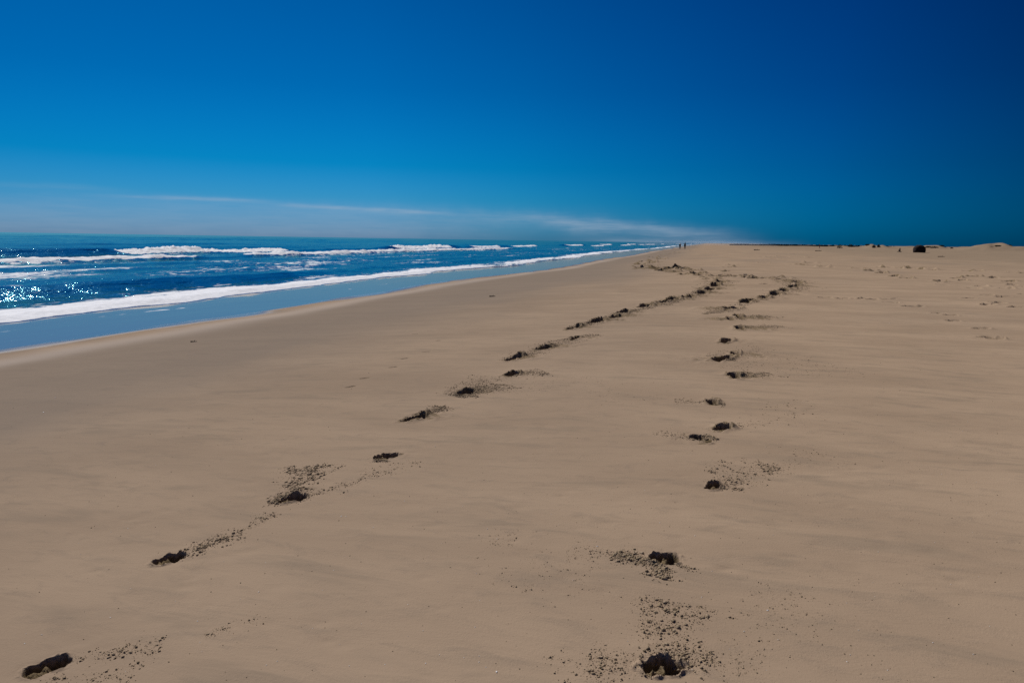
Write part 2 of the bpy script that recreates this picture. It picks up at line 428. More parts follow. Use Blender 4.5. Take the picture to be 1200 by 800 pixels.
# little disc under the camera closes the sheet
cen = np.concatenate([[[0, 0, float(base_h(0., 0.))]], Pv[idx[0]]])
k = np.arange(1, nA + 1)
tri = np.stack([np.zeros(nA, int), np.roll(k, -1), k], -1)
disc = mesh_np('sand', cen, tri, SAND, dict(damp=np.zeros(nA + 1), wet=np.zeros(nA + 1), moist=np.full(nA + 1, .1), inland=np.zeros(nA + 1), glare_tint=np.zeros(nA + 1)))
tag(disc, 'patch of smooth sand at the photographer\'s feet', 'sand', kind='structure')

ORD = ['first', 'second', 'third', 'fourth', 'fifth', 'sixth', 'seventh', 'eighth', 'ninth', 'tenth', 'eleventh', 'twelfth', 'thirteenth', 'fourteenth', 'fifteenth',
       'sixteenth', 'seventeenth', 'eighteenth', 'nineteenth', 'twentieth', 'twenty-first', 'twenty-second', 'twenty-third']
LLAB = ['long deep footprint with a lit mound of sand inside, in the bottom left corner',
        'slanting footprint with a trail of clods beyond it, second in the left trail',
        'broken footprint amid a dense burst of dark clods, third in the left trail',
        'clean oval footprint with caved-in near rim, fourth in the left trail',
        'shallow footprint trailing a long tail of kicked sand, fifth in the left trail']
RLAB = ['round deep black footprint at the bottom edge, ringed by scattered clods',
        'deep footprint with rubble spilling to its left, second up the right trail',
        'triangular black footprint with a small mound to its right, third up the right trail',
        'rubbly rounded footprint, left one of the close pair in the right trail',
        'smooth dark footprint, right one of the close pair in the right trail']
GN = dict(left='footprints of the left trail', right='footprints of the right trail', bend='churned prints where the left trail nears the sea', link='prints crossing between the two trails',
          aside='faint prints leading off to the right edge', inland='scattered old prints on the far sand', seaward='faint marks on the smooth damp sand')
cnt = {}
for n, p in enumerate(PR):
    g_ = p['group']; k = cnt.get(g_, 0); cnt[g_] = k + 1
    nm = 'footprint'
    o = submesh(nm, Pv, allF, allid == n, SAND, AT)
    if o is None: continue
    if g_ == 'left':
        lab = LLAB[k] if k < 5 else f'dark footprint in kicked-up sand, {ORD[k]} up the left trail from the bottom corner'
    elif g_ == 'right':
        lab = RLAB[k] if k < 5 else f'dark footprint in loose sand, {ORD[k]} up the right trail from the bottom edge'
    elif g_ == 'bend': lab = 'tiny far print in the churned bend of the left trail near the sea'
    elif g_ == 'link': lab = 'small far print in the level line joining the two trails'
    elif g_ == 'aside': lab = f'faint small print, {ORD[k]} of the line leading from the right trail to the right edge'
    elif g_ == 'inland': lab = 'tiny weathered print among the scattered marks on the far right sand'
    else: lab = f'slight narrow mark in smooth damp sand left of the trails, {ORD[k]} from the sea'
    tag(o, lab, 'footprint', GN[g_])

# ------------------------------------------------------------------ clods and crumbs kicked out of the prints
def ground(x, y):
    """height of the finished sheet"""
    r = math.hypot(x, y); a = math.atan2(x, y)
    i = min(max(np.searchsorted(RR, r) - 1, 0), nR - 2); j = min(max(np.searchsorted(AZ, a) - 1, 0), nA - 2)
    fi = (r - RR[i]) / (RR[i + 1] - RR[i]); fj = (a - AZ[j]) / (AZ[j + 1] - AZ[j])
    return float((Z[i, j] * (1 - fj) + Z[i, j + 1] * fj) * (1 - fi) + (Z[i + 1, j] * (1 - fj) + Z[i + 1, j + 1] * fj) * fi)

bm = bmesh.new(); bmesh.ops.create_icosphere(bm, subdivisions=1, radius=1)
ICO = np.array([v.co[:] for v in bm.verts]); ICF = np.array([[v.index for v in f.verts] for f in bm.faces]); bm.free()
CV, CF = [], []
def clod(x, y, s, flat=None):
    z = ground(x, y)
    v = ICO * (1 + rng.uniform(-.42, .42, (len(ICO), 1)))
    a = rng.uniform(0, 6.28); c, sn = math.cos(a), math.sin(a)
    v = v * np.array([rng.uniform(.8, 1.5), rng.uniform(.6, 1.1), flat or rng.uniform(.5, .95)]) * s
    v = np.stack([v[:, 0] * c - v[:, 1] * sn + x, v[:, 0] * sn + v[:, 1] * c + y, v[:, 2] + z + s * .28], -1)
    CF.append(ICF + len(CV) * len(ICO)); CV.append(v)

def burst(px0, py0, px1, py1, wpx, count, s0, s1, power=1.):
    """a spray of clods from one point to another, wpx wide in photo pixels at its middle"""
    a, b = at(px0, py0), at(px1, py1)
    if a.length > 6.5: wpx = wpx * 2.1; s0 *= .7; s1 *= .72; count = int(count * 1.9)
    d = b - a; ln = d.length; d.normalize(); nrm = Vector((-d.y, d.x, 0))
    mid = (a + b) / 2
    w = wpx * mid.length / 850
    for _ in range(int(count * 2.7)):
        t = rng.uniform() ** power
        off = rng.normal() * w * (.35 + .65 * t)
        p = a + d * (ln * t) + nrm * off
        s = s0 * (s1 / s0) ** (rng.uniform() ** 3.0)
        # clods cluster
        if vnoise(p.x / .11, p.y / .11, 77) < -.1 and rng.uniform() < .6: continue
        clod(p.x, p.y, s)
        if s > .4 * s1:                        # a lump that broke into crumbs
            for _ in range(rng.integers(3, 9)):
                clod(p.x + rng.normal() * s * 2.6, p.y + rng.normal() * s * 2.6, s * rng.uniform(.12, .5))

#     from           to             width n   sizes
for q in [(75, 775, 190, 755, 14, 110, .0012, .007, 1), (60, 795, 160, 790, 10, 60, .0012, .006, 1),
          (205, 652, 285, 622, 14, 190, .0015, .0105, 1), (270, 630, 320, 600, 8, 60, .0015, .006, 1),
          (335, 588, 365, 545, 20, 420, .0018, .011, .9), (320, 590, 345, 580, 14, 150, .003, .012, 1), (355, 583, 410, 565, 9, 60, .0015, .008, 1), (400, 570, 490, 540, 12, 110, .0015, .006, 1),
          (440, 540, 455, 538, 9, 60, .002, .009, 1), (425, 560, 445, 545, 10, 40, .0015, .006, 1),
          (472, 494, 522, 476, 9, 620, .002, .010, 1.1), (535, 465, 590, 450, 10, 620, .002, .012, 1.0), (525, 462, 580, 440, 9, 300, .002, .010, 1.0),
          (590, 441, 640, 436, 6, 260, .003, .013, 1), (592, 423, 625, 412, 6, 260, .003, .013, 1), (625, 412, 665, 398, 6, 300, .003, .015, 1),
          (660, 398, 700, 392, 4, 150, .004, .015, 1), (664, 386, 700, 378, 4, 200, .004, .017, 1), (690, 379, 740, 366, 4, 260, .005, .02, 1), (735, 367, 810, 349, 4, 320, .006, .024, 1), (800, 350, 848, 330, 5, 260, .008, .03, 1),
          (775, 775, 790, 705, 32, 430, .0014, .0088, .8), (770, 785, 690, 770, 26, 160, .0012, .007, 1), (780, 780, 840, 770, 20, 130, .0012, .008, 1), (760, 770, 650, 790, 30, 110, .0012, .006, 1),
          (690, 650, 620, 700, 60, 130, .0010, .0042, 1), (860, 790, 940, 690, 40, 200, .0010, .004, 1),
          (775, 663, 720, 648, 11, 330, .0015, .010, .8), (778, 665, 768, 676, 9, 130, .002, .011, 1), (790, 660, 815, 668, 4, 30, .002, .007, 1), (720, 650, 670, 640, 16, 60, .0012, .005, 1),
          (840, 570, 905, 545, 17, 360, .0015, .008, .8), (845, 572, 872, 574, 4, 40, .003, .010, 1), (835, 555, 850, 540, 10, 60, .002, .009, 1), (900, 550, 970, 530, 22, 100, .0012, .005, 1), (590, 640, 600, 620, 30, 40, .001, .004, 1),
          (810, 515, 835, 512, 6, 170, .003, .011, 1), (815, 515, 770, 505, 12, 60, .002, .006, 1), (840, 500, 870, 498, 7, 60, .002, .008, 1), (870, 500, 960, 470, 30, 130, .0015, .006, 1),
          (825, 472, 790, 470, 5, 60, .002, .008, 1), (835, 473, 850, 474, 3, 50, .003, .011, 1), (858, 442, 900, 437, 6, 210, .003, .011, 1), (880, 440, 990, 430, 14, 130, .002, .007, 1), (850, 432, 930, 415, 12, 130, .002, .008, 1),
          (840, 422, 858, 421, 3, 110, .004, .014, 1), (830, 418, 900, 408, 8, 120, .003, .009, 1), (862, 386, 915, 382, 4, 180, .004, .013, 1), (858, 375, 900, 370, 5, 260, .004, .016, 1), (825, 368, 862, 362, 4, 220, .005, .017, 1),
          (865, 358, 940, 336, 5, 320, .006, .024, 1), (930, 338, 925, 328, 6, 160, .008, .028, 1),
          (240, 745, 310, 720, 10, 45, .0012, .005, 1), (590, 460, 680, 440, 20, 120, .0015, .005, 1), (700, 455, 760, 470, 20, 60, .0015, .005, 1)]:
    burst(*q)
for _ in range(900):        # stray crumbs and wind-borne bits on the open sand
    px = rng.uniform(10, 1195); py = 420 + 380 * rng.uniform() ** .8
    if px < 560 and rng.uniform() < .6: continue
    p = at(px, py); clod(p.x, p.y, rng.uniform(.0008, .0022) * (1 + .12 * p.length))
CV = np.concatenate(CV); CF = np.concatenate(CF)
o = mesh_np('sand_clods', CV, CF, CLOD, smooth=False)
tag(o, 'dark crumbs and clods of damp sand scattered around the footprints', 'sand clods', kind='stuff')

# bits of white shell
SHELL = plain('shell', (.75, .72, .68), (.6, .56, .5), 40, .4, .001)
CV, CF = [], []
for _ in range(150):
    px = rng.uniform(20, 1180); py = rng.uniform(430, 790)
    p = at(px, py); clod(p.x, p.y, rng.uniform(.0012, .0024) * (1 + .1 * p.length), .3)
for (px, py) in [(82, 446), (65, 466), (51, 483), (510, 523), (553, 528), (1043, 379), (400, 605), (582, 787), (700, 640), (900, 715)]:
    p = at(px, py); clod(p.x, p.y, .003 * (1 + .14 * p.length), .4)
o = mesh_np('shell_fragments', np.concatenate(CV), np.concatenate(CF), SHELL, smooth=False)
tag(o, 'tiny white chips of shell sprinkled over the sand', 'shell fragments', kind='stuff')

# ------------------------------------------------------------------ sea
az = [-62.]
while az[-1] < 28: az.append(az[-1] + (.09 if -40 < az[-1] < 22 else .5))
WA = np.radians(np.array([-165, -140, -120, -105, -95, -88, -82, -77, -72, -67] + az))
rr = [8.]
while rr[-1] < 170: rr.append(rr[-1] * 1.0036)
while rr[-1] < 900: rr.append(rr[-1] * 1.009)
while rr[-1] < 16000: rr.append(rr[-1] * 1.05)
WR = np.array(rr)
x = WR[:, None] * np.sin(WA)[None]; y = WR[:, None] * np.cos(WA)[None]
s, t = st(x, y); d = np.hypot(x, y); zr = np.zeros_like(s)
shs = shore_shift(s)
def crest(d, front, back): return np.exp(-np.where(d > 0, d / front, d / back) ** 2)
h = np.zeros_like(s); foam = np.zeros_like(s); face = np.zeros_like(s); band = np.full(s.shape, -1, np.int32)

# wash: the spent wave with its white front
T1 = -18.9 + (shs + .95 * np.exp(-((s - 7) / 12) ** 2)) * .8 + 1.1 * vnoise(s / 24, zr, 61) + .5 * vnoise(s / 7, zr, 62) + .26 * vnoise(s / 2.6, zr, 63) + .14 * vnoise(s / .8, zr, 59)
d1 = t - T1
gap = 1 - .42 * sstep(44, 60, s) * sstep(-.15, .45, vnoise(s / 5.5, t / 2.2, 58))
wid = 2.3 + 1.0 * vnoise(s / 19, zr, 64)
f1 = sstep(.06, -.12, d1) * sstep(-wid * 1.35, -wid * .75, d1)
lump = .5 + .5 * fbm(s / .5, t / .35, 65, 4)
h += sstep(.05, -.9, d1) * np.exp(np.minimum(d1, 0) / 5) * .12 + f1 * (.015 + .06 * lump) * (.6 + .8 * sstep(25, 70, s))
foam = np.maximum(foam, f1 * np.clip(.70 + .22 * lump + .16 * vnoise(s / 2.6, t / .8, 97) + .10 * vnoise(s / .9, t / .4, 98), .45, 1) * gap)
foam = np.maximum(foam, (.44 + .08 * vnoise(s / 6, t / 2, 99)) * sstep(.1, -.1, d1) * sstep(-7.5, -2.5, d1))
band[(d1 < .35) & (d1 > -wid * 1.4)] = 0
# thin broken line of bubbles left on the wet sand
for dd, amp in ((1.5, .60), (2.4, .50)):
    q = d1 - dd - .35 * vnoise(s / 5, zr, 66)
    foam = np.maximum(foam, amp * np.exp(-(q / .13) ** 2) * sstep(-.1, .5, vnoise(s / 8, zr, 67 + int(dd * 2))) * (.75 + .35 * vnoise(s / .5, t / .3, 68)))
# glassy little swell behind the wash
q = t - (-24.4 + .9 * vnoise(s / 16, zr, 70)); a = .30 * sstep(48, 26, s) + .10
c = crest(q, .9, 2.4); h += a * c; face = np.maximum(face, .75 * crest(q - .75, .7, .7) * a / .4)
# low swells in the trough
for T, A, sd in ((-31, .12, 71), (-37, .18, 72), (-43, .14, 73)):
    q = t - (T + 1.4 * vnoise(s / 22, zr, sd)); a = A * (.6 + .5 * vnoise(s / 15, zr, sd + 20))
    h += a * crest(q, 1.3, 3.); foam = np.maximum(foam, (.32 + .14 * vnoise(s / 5, t / 2, sd + 40)) * crest(q, 1.2, 2.2)); face = np.maximum(face, .5 * crest(q - 1., .8, .8))
# inner line of white water
q = t - (-51.5 + 2.2 * vnoise(s / 40, zr, 74) + .8 * vnoise(s / 9, zr, 75)); on = np.clip(sstep(15, 22, s) * sstep(62, 56, s) * .85 + sstep(66, 72, s) * sstep(190, 160, s) + sstep(-.1, .3, vnoise(s / 34, zr, 76)) * sstep(190, 220, s), 0, 1)
lump = .5 + .5 * fbm(s / 1.4, t / .7, 78, 4)
f = crest(q, .8, 1.8) * on
h += .34 * crest(q, 1., 4.) * (.5 + .5 * on) + f * (.34 * np.clip(lump * 1.5 - .4, 0, 1))
foam = np.maximum(foam, np.clip(f * 1.25, 0, .95)); foam = np.maximum(foam, .44 * crest(q, 6.5, 1) * on * (q > 0))
foam = np.maximum(foam, .40 * sstep(9, 2, q) * sstep(-3, 0, q) * on)
face = np.maximum(face, (1 - on) * crest(q - .8, .8, .8))
band[(q < 1.6) & (q > -4.2)] = 1
# outer breakers
q4 = t - (-66.5 + 1.6 * vnoise(s / 60, zr, 80) + .5 * vnoise(s / 14, zr, 81))
def seg(a, b, w=3.): return sstep(a - w, a + w, s) * sstep(b + w, b - w, s)
brk = np.maximum.reduce([seg(64, 97, 1.2), .95 * seg(138, 170, 2.5), .8 * seg(188, 215, 2), .85 * seg(235, 268, 2), .9 * seg(330, 370, 3), seg(455, 500, 3), seg(620, 680, 4)])
hgt = .9 * np.maximum.reduce([seg(-200, 99, 5), .38 * seg(99, 130, 10), 1.35 * seg(136, 180, 6), .7 * seg(180, 275, 8), .9 * seg(320, 380, 10), .9 * seg(450, 510, 10), .9 * seg(610, 690, 10), .25 + 0 * s])
c = crest(q4, 1.05 + .9 * brk, 4.2)
lump = .5 + .5 * fbm(s / 1.3, t / .9, 82, 5, .85)
h += hgt * c * (1 - .35 * brk) * (.86 + .28 * vnoise(s / 9, zr, 83)) + brk * crest(q4 - .3, 2.0, 1.6) * np.minimum(1, hgt) * (.46 * np.clip(lump * 2.2 - .8, -.2, 1) + .26 * vnoise(s / 7, t / 5, 84) + .02)
foam = np.maximum(foam, np.clip(brk * crest(q4 - .2, 2.0, 1.3) * 1.3, 0, .93))
foam = np.maximum(foam, .42 * brk * sstep(9, 2, q4) * (q4 > 0))
face = np.maximum(face, (1 - brk) * np.clip(hgt * 1.6, 0, 1) * crest(q4 - .75, 1.0, .75))
band[(q4 < 2.8) & (q4 > -5)] = 2
# swell further out
for T, A, sd in ((-92, .35, 85), (-125, .42, 86), (-170, .45, 87), (-240, .5, 88), (-340, .5, 89), (-480, .5, 90)):
    q = t - (T + 6 * vnoise(s / 90, zr, sd)); a = A * np.clip(.5 + 1.1 * vnoise(s / 70, zr, sd + 9), 0, 1)
    h += a * crest(q, 3.5, 6.); face = np.maximum(face, .5 * a / A * crest(q - 2.6, 2.4, 2.4))
# scattered froth in the trough
tr = sstep(-21, -25, t) * sstep(-60, -50, t)
foam = np.maximum(foam, tr * (.31 + .12 * vnoise(s / 9, t / 3.5, 91) + .07 * sstep(70, 25, s)))
foam = np.maximum(foam, (.40 + .12 * vnoise(s / 7, t / 1.6, 95)) * sstep(62, 40, s) * sstep(-39, -45, t) * sstep(-58, -54, t))
# wind chop, fading into the film of water on the sand
film = sstep(.15, -1.2, d1)
h += film * (.07 * fbm(s / 3.2, t / 1.7, 92, 3) + .025 * fbm(s / .8, t / .5, 93, 3)) * sstep(6000, 400, d)
h += film * sstep(-40, -90, t) * .16 * fbm(s / 14, t / 6, 94, 3)
shallow = sstep(-1.2, .1, d1)
z = SEA + h
idw = np.arange(x.size).reshape(x.shape)
Fw = np.stack([idw[:-1, :-1], idw[:-1, 1:], idw[1:, 1:], idw[1:, :-1]], -1).reshape(-1, 4)[:, ::-1]
keep = (t.ravel()[Fw].min(1) < -10.5)
Fw = Fw[keep]
Pw = np.stack([x, y, z], -1).reshape(-1, 3)
AW = dict(chop=(sstep(400, 40, d) * .8 + .2).ravel(), foam=foam.ravel(), shallow=shallow.ravel(), face=face.ravel())
bw = band.ravel()[Fw]; bw = np.where(bw.min(1) == bw.max(1), bw.max(1), -1)
sw = s.ravel()[Fw].mean(1)
far = sw > 900
bw[far] = -1
o = submesh('sea', Pw, Fw, bw < 0, WATER, AW)
tag(o, 'deep blue sea with glittering ripples reaching to the horizon', 'sea', kind='structure')
for b_, cond, nm, lab, cat in [
        (0, sw < 1e9, 'breaking_wave', 'long white foamy front of the spent wave spilling onto the wet sand', 'wave'),
        (1, sw < 1e9, 'breaking_wave', 'broken line of white water rolling in midway between the shore foam and outer breakers', 'wave'),
        (2, sw < 118, 'breaking_wave', 'outer wave at far left with a smooth dark green face curling into white foam', 'wave'),
        (2, (sw >= 118) & (sw < 180), 'breaking_wave', 'outer wave bursting into a tall white crest right of the dark unbroken swell', 'wave'),
        (2, sw >= 180, 'breaking_wave', 'distant line of small white breakers near where beach and sea meet', 'wave')]:
    o = submesh(nm, Pw, Fw, (bw == b_) & cond, WATER, AW)
    if o: tag(o, lab, cat, 'waves rolling in parallel to the shore')

# ------------------------------------------------------------------ people
SKIN = plain('skin', (.30, .17, .11), (.34, .20, .13), 10, .6, .0005)
def cloth(name, c): return plain(name, c, tuple(k * 1.25 for k in c), 25, .9, .002)
def person(px, py, dist_hint, face_dir, top, trousers, hair, label, phase, group=None, height=1.72, hairlen=0.):
    p = at(px, py)
    k = height / 1.75
    J = {}
    sw_ = .16 * phase
    pts = [('pelvis', (0, 0, .95), (.15, .11)), ('waist', (0, 0, 1.08), (.175, .13)), ('chest', (0, .015, 1.28), (.22, .15)), ('neckbase', (0, .01, 1.44), (.10, .085)),
           ('neck', (0, .015, 1.51), (.055, .055)), ('head', (0, .035, 1.62), (.085, .10)), ('crown', (0, .03, 1.70), (.07, .08))]
    for sx in (-1, 1):
        f = sx * sw_
        pts += [(f'hip{sx}', (sx * .10, 0, .90), (.11, .115)), (f'knee{sx}', (sx * .105, f * 1.3 + .02, .50), (.08, .085)), (f'ankle{sx}', (sx * .105, f * 2.2 - .04, .09), (.042, .045)),
                (f'toe{sx}', (sx * .125, f * 2.2 + .12, .035), (.042, .03)),
                (f'shoulder{sx}', (sx * .19, .01, 1.40), (.065, .065)), (f'elbow{sx}', (sx * .245, -f * .7 - .02, 1.13), (.045, .045)), (f'wrist{sx}', (sx * .25, -f * 1.2 + .06, .89), (.032, .03)), (f'hand{sx}', (sx * .245, -f * 1.3 + .08, .79), (.022, .045))]
    ed = [('pelvis', 'waist'), ('waist', 'chest'), ('chest', 'neckbase'), ('neckbase', 'neck'), ('neck', 'head'), ('head', 'crown')]
    for sx in (-1, 1):
        ed += [('pelvis', f'hip{sx}'), (f'hip{sx}', f'knee{sx}'), (f'knee{sx}', f'ankle{sx}'), (f'ankle{sx}', f'toe{sx}'),
               ('neckbase', f'shoulder{sx}'), (f'shoulder{sx}', f'elbow{sx}'), (f'elbow{sx}', f'wrist{sx}'), (f'wrist{sx}', f'hand{sx}')]
    ids = {q[0]: i for i, q in enumerate(pts)}
    me = bpy.data.meshes.new('person'); me.from_pydata([q[1] for q in pts], [(ids[a], ids[b]) for a, b in ed], [])
    tmp = bpy.data.objects.new('person', me); COL.objects.link(tmp)
    sk = tmp.modifiers.new('skin', 'SKIN'); sk.use_smooth_shade = True
    for i, q in enumerate(pts): me.skin_vertices[0].data[i].radius = q[2]
    me.skin_vertices[0].data[0].use_root = True
    ss = tmp.modifiers.new('sub', 'SUBSURF'); ss.levels = 2; ss.render_levels = 2
    dg = bpy.context.evaluated_depsgraph_get()
    m2 = bpy.data.meshes.new_from_object(tmp.evaluated_get(dg))
    bpy.data.objects.remove(tmp)
    m2.materials.clear()
    for mm in (SKIN, top, trousers): m2.materials.append(mm)
    for f in m2.polygons:
        c = f.center
        mi = 0
        if c.z < 1.46 and c.z > .96: mi = 1
        if c.z < .98 and abs(c.x) < .21 and c.z > .12: mi = 2
        if abs(c.x) > .205 and c.z < .93: mi = 0
        f.material_index = mi; f.use_smooth = True
    ob = bpy.data.objects.new('person', m2); COL.objects.link(ob)
    ob.scale = (k, k, k); ob.location = (p.x, p.y, ground(p.x, p.y) - .005); ob.rotation_euler.z = face_dir
    # hair cap
    b2 = bmesh.new(); bmesh.ops.create_uvsphere(b2, u_segments=16, v_segments=10, radius=1)
    for v in b2.verts:
        v.co = Vector((v.co.x * .098, v.co.y * .115 - .012, v.co.z * .105))
        if v.co.z < -.02 and v.co.y < .02: v.co.z -= hairlen
    bmesh.ops.delete(b2, geom=[f for f in b2.faces if f.calc_center_median().z < -.01 and f.calc_center_median().y > .035], context='FACES')
    mh = bpy.data.meshes.new('hair'); b2.to_mesh(mh); b2.free(); mh.materials.append(hair)
    for f in mh.polygons: f.use_smooth = True
    ho = bpy.data.objects.new('hair', mh); COL.objects.link(ho); ho.parent = ob; ho.location = (0, .025, 1.66)
    tag(ob, label, 'person', group)
    return ob
HAIR = plain('hair', (.02, .013, .009), (.035, .024, .015), 40, .6, .002)
NAVY = cloth('navy_cloth', (.006, .008, .02)); GREEN = cloth('dark_green_cloth', (.006, .018, .02)); DARK = cloth('dark_cloth', (.006, .006, .010))
PURP = cloth('purple_cloth', (.05, .022, .07)); PINK = cloth('faded_red_cloth', (.16, .07, .07))
person(796.7, 292, 0, R_(-14), NAVY, DARK, HAIR, 'person in dark navy clothes walking along the waterline, left of the pair', 1, 'pair walking far down the beach', height=1.86)
person(802.5, 292, 0, R_(-14), GREEN, DARK, HAIR, 'person in dark green top walking beside the waterline, right of the pair', -1, 'pair walking far down the beach', height=1.92)
person(960.3, 291.2, 0, R_(60), PURP, PINK, HAIR, 'lone person in a purple top standing far off on the open sand', .4, height=1.75, hairlen=.04)

# ------------------------------------------------------------------ dark rounded boulder, stump, driftwood
def rock(name, p, w, dp, hh, mat, seed, label, cat, boxy=2.5):
    b = bmesh.new(); bmesh.ops.create_icosphere(b, subdivisions=4, radius=1)
    for v in b.verts:
        c = v.co.normalized()
        k = (abs(c.x) ** boxy + abs(c.y) ** boxy + abs(c.z) ** 2.4) ** (-1 / boxy)
        nz = mnoise.fractal(c * 2.2 + Vector((seed, 0, 0)), .8, 2.1, 5)
        q = c * k * (1 + .07 * nz)
        v.co = Vector((q.x * w / 2, q.y * dp / 2, max(q.z, -.45) * hh * .66 + hh * .29))
    me = bpy.data.meshes.new(name); b.to_mesh(me); b.free(); me.materials.append(mat)
    for f in me.polygons: f.use_smooth = True
    o = bpy.data.objects.new(name, me); COL.objects.link(o)
    o.location = (p.x, p.y, ground(p.x, p.y) - .03)
    tag(o, label, cat); return o
ROCK = plain('dark_rock', (.009, .005, .004), (.022, .012, .009), 3.5, .9, .12)
p = at(1077, 296); print('boulder', p)
rock('boulder', p, 13.2 / 800 * p.y, 2.0, 9.2 / 800 * p.y, ROCK, 3.1, 'large dark rounded boulder standing alone on the far right sand', 'boulder')
WOOD = plain('driftwood', (.07, .05, .035), (.16, .115, .08), 9, .9, .03)
def tube(b, pts, rad, seg=9):
    rings = []
    for i, (c, r) in enumerate(zip(pts, rad)):
        dirn = (Vector(pts[min(i + 1, len(pts) - 1)]) - Vector(pts[max(i - 1, 0)])).normalized()
        up = Vector((0, 0, 1)) if abs(dirn.z) < .9 else Vector((1, 0, 0))
        a = dirn.cross(up).normalized(); bb = a.cross(dirn)
        rings.append([b.verts.new(Vector(c) + (a * math.cos(q) + bb * math.sin(q)) * r * (1 + .16 * random.uniform(-1, 1))) for q in [2 * math.pi * k / seg for k in range(seg)]])
    for i in range(len(rings) - 1):
        for k in range(seg):
            b.faces.new((rings[i][k], rings[i][(k + 1) % seg], rings[i + 1][(k + 1) % seg], rings[i + 1][k]))
    b.faces.new(rings[0][::-1]); b.faces.new(rings[-1])
def wood(name, px, py, build, rz, label, cat='driftwood', group=None):
    p = at(px, py); b = bmesh.new(); build(b)
    bmesh.ops.recalc_face_normals(b, faces=b.faces[:])
    me = bpy.data.meshes.new(name); b.to_mesh(me); b.free(); me.materials.append(WOOD)
    for f in me.polygons: f.use_smooth = True
    o = bpy.data.objects.new(name, me); COL.objects.link(o)
    o.location = (p.x, p.y, ground(p.x, p.y)); o.rotation_euler.z = rz
    tag(o, label, cat, group); return o
def log(ln, r):
    def f(b):
        n = 7
        tube(b, [((i / (n - 1) - .5) * ln, .06 * ln * math.sin(i * 1.3) * .4, r * .7 + .05 * r * math.sin(i)) for i in range(n)], [r * (1 - .45 * i / (n - 1)) for i in range(n)])
        tube(b, [(.1 * ln, 0, r), (.16 * ln, .05 * ln, r * 2.4), (.2 * ln, .07 * ln, r * 3.2)], [r * .45, r * .32, r * .15])
    return f
def stump(b):
    tube(b, [(0, 0, -.1), (0, 0, .15), (.03, 0, .5), (.08, .03, .85), (.1, .03, 1.05)], [.34, .24, .2, .17, .06])
    for k in range(5):
        a = k * 1.26; tube(b, [(0, 0, .15), (.35 * math.cos(a), .35 * math.sin(a), .08), (.6 * math.cos(a), .6 * math.sin(a), .0)], [.12, .09, .03])
    tube(b, [(-.1, 0, .3), (-.3, .02, .45), (-.42, .02, .5)], [.1, .08, .03])
wood('tree_stump', 1054, 295.2, stump, .3, 'small brown stump sticking up from the sand left of the dark boulder', 'stump')
wood('driftwood', 959, 294.2, log(1.6, .09), .1, 'dark log lying on the sand just below the lone person')
wood('driftwood', 887, 293.2, log(1.5, .10), .2, 'dark log on the far sand midway between the pair and the lone person')
wood('driftwood', 1103, 301, log(.9, .06), -.2, 'small stick lying on the sand right of the dark boulder')
wood('driftwood', 577, 347.5, log(.22, .02), .5, 'tiny dark stick on the smooth damp sand just below the waterline curve')
wood('driftwood', 227, 400.5, log(.12, .012), .2, 'tiny dark stick alone on the damp sand at far left')

# ------------------------------------------------------------------ dune shrubs and far trees
LEAF = plain('dune_leaf', (.010, .016, .010), (.035, .04, .022), 3, .85, .02)
FAR = plain('far_leaf', (.004, .012, .014), (.01, .022, .02), .6, .9, .05)
def leafy(b, n, w, dp, h, size, z0=0.):
    for _ in range(n):
        while True:
            c = Vector((random.uniform(-1, 1), random.uniform(-1, 1), random.uniform(0, 1)))
            if c.x ** 2 + c.y ** 2 + c.z ** 2 < 1 and mnoise.noise(c * 2.3 + Vector((w, h, n * .01))) > -.28: break
        c = Vector((c.x * w, c.y * dp, c.z * h + z0))
        nn = Vector((random.gauss(0, 1), random.gauss(0, 1), random.gauss(0, 1))).normalized()
        a = nn.orthogonal().normalized() * size * random.uniform(.6, 1.3); q = nn.cross(a) * .6
        b.faces.new([b.verts.new(c + a), b.verts.new(c + q), b.verts.new(c - a), b.verts.new(c - q)])
def shrub(px, dist, w, h, label, i):
    p = px_at(px, dist)
    root = bpy.data.objects.new('dune_shrub', None); COL.objects.link(root); root.location = (p.x, p.y, p.z - .03)
    tag(root, label, 'shrub', 'low dark shrubs on the far dunes')
    b = bmesh.new(); leafy(b, 380, w / 2, w / 2.4, h, .13)
    me = bpy.data.meshes.new('foliage'); b.to_mesh(me); b.free(); me.materials.append(LEAF)
    f = bpy.data.objects.new('foliage', me); COL.objects.link(f); f.parent = root
    b = bmesh.new()
    for k in range(4):
        a = k * 1.6 + i; tube(b, [(0, 0, -.05), (.15 * w * math.cos(a), .15 * w * math.sin(a), h * .4), (.3 * w * math.cos(a), .3 * w * math.sin(a), h * .75)], [.05, .035, .015], 6)
    me = bpy.data.meshes.new('stem'); b.to_mesh(me); b.free(); me.materials.append(WOOD)
    f = bpy.data.objects.new('stem', me); COL.objects.link(f); f.parent = root
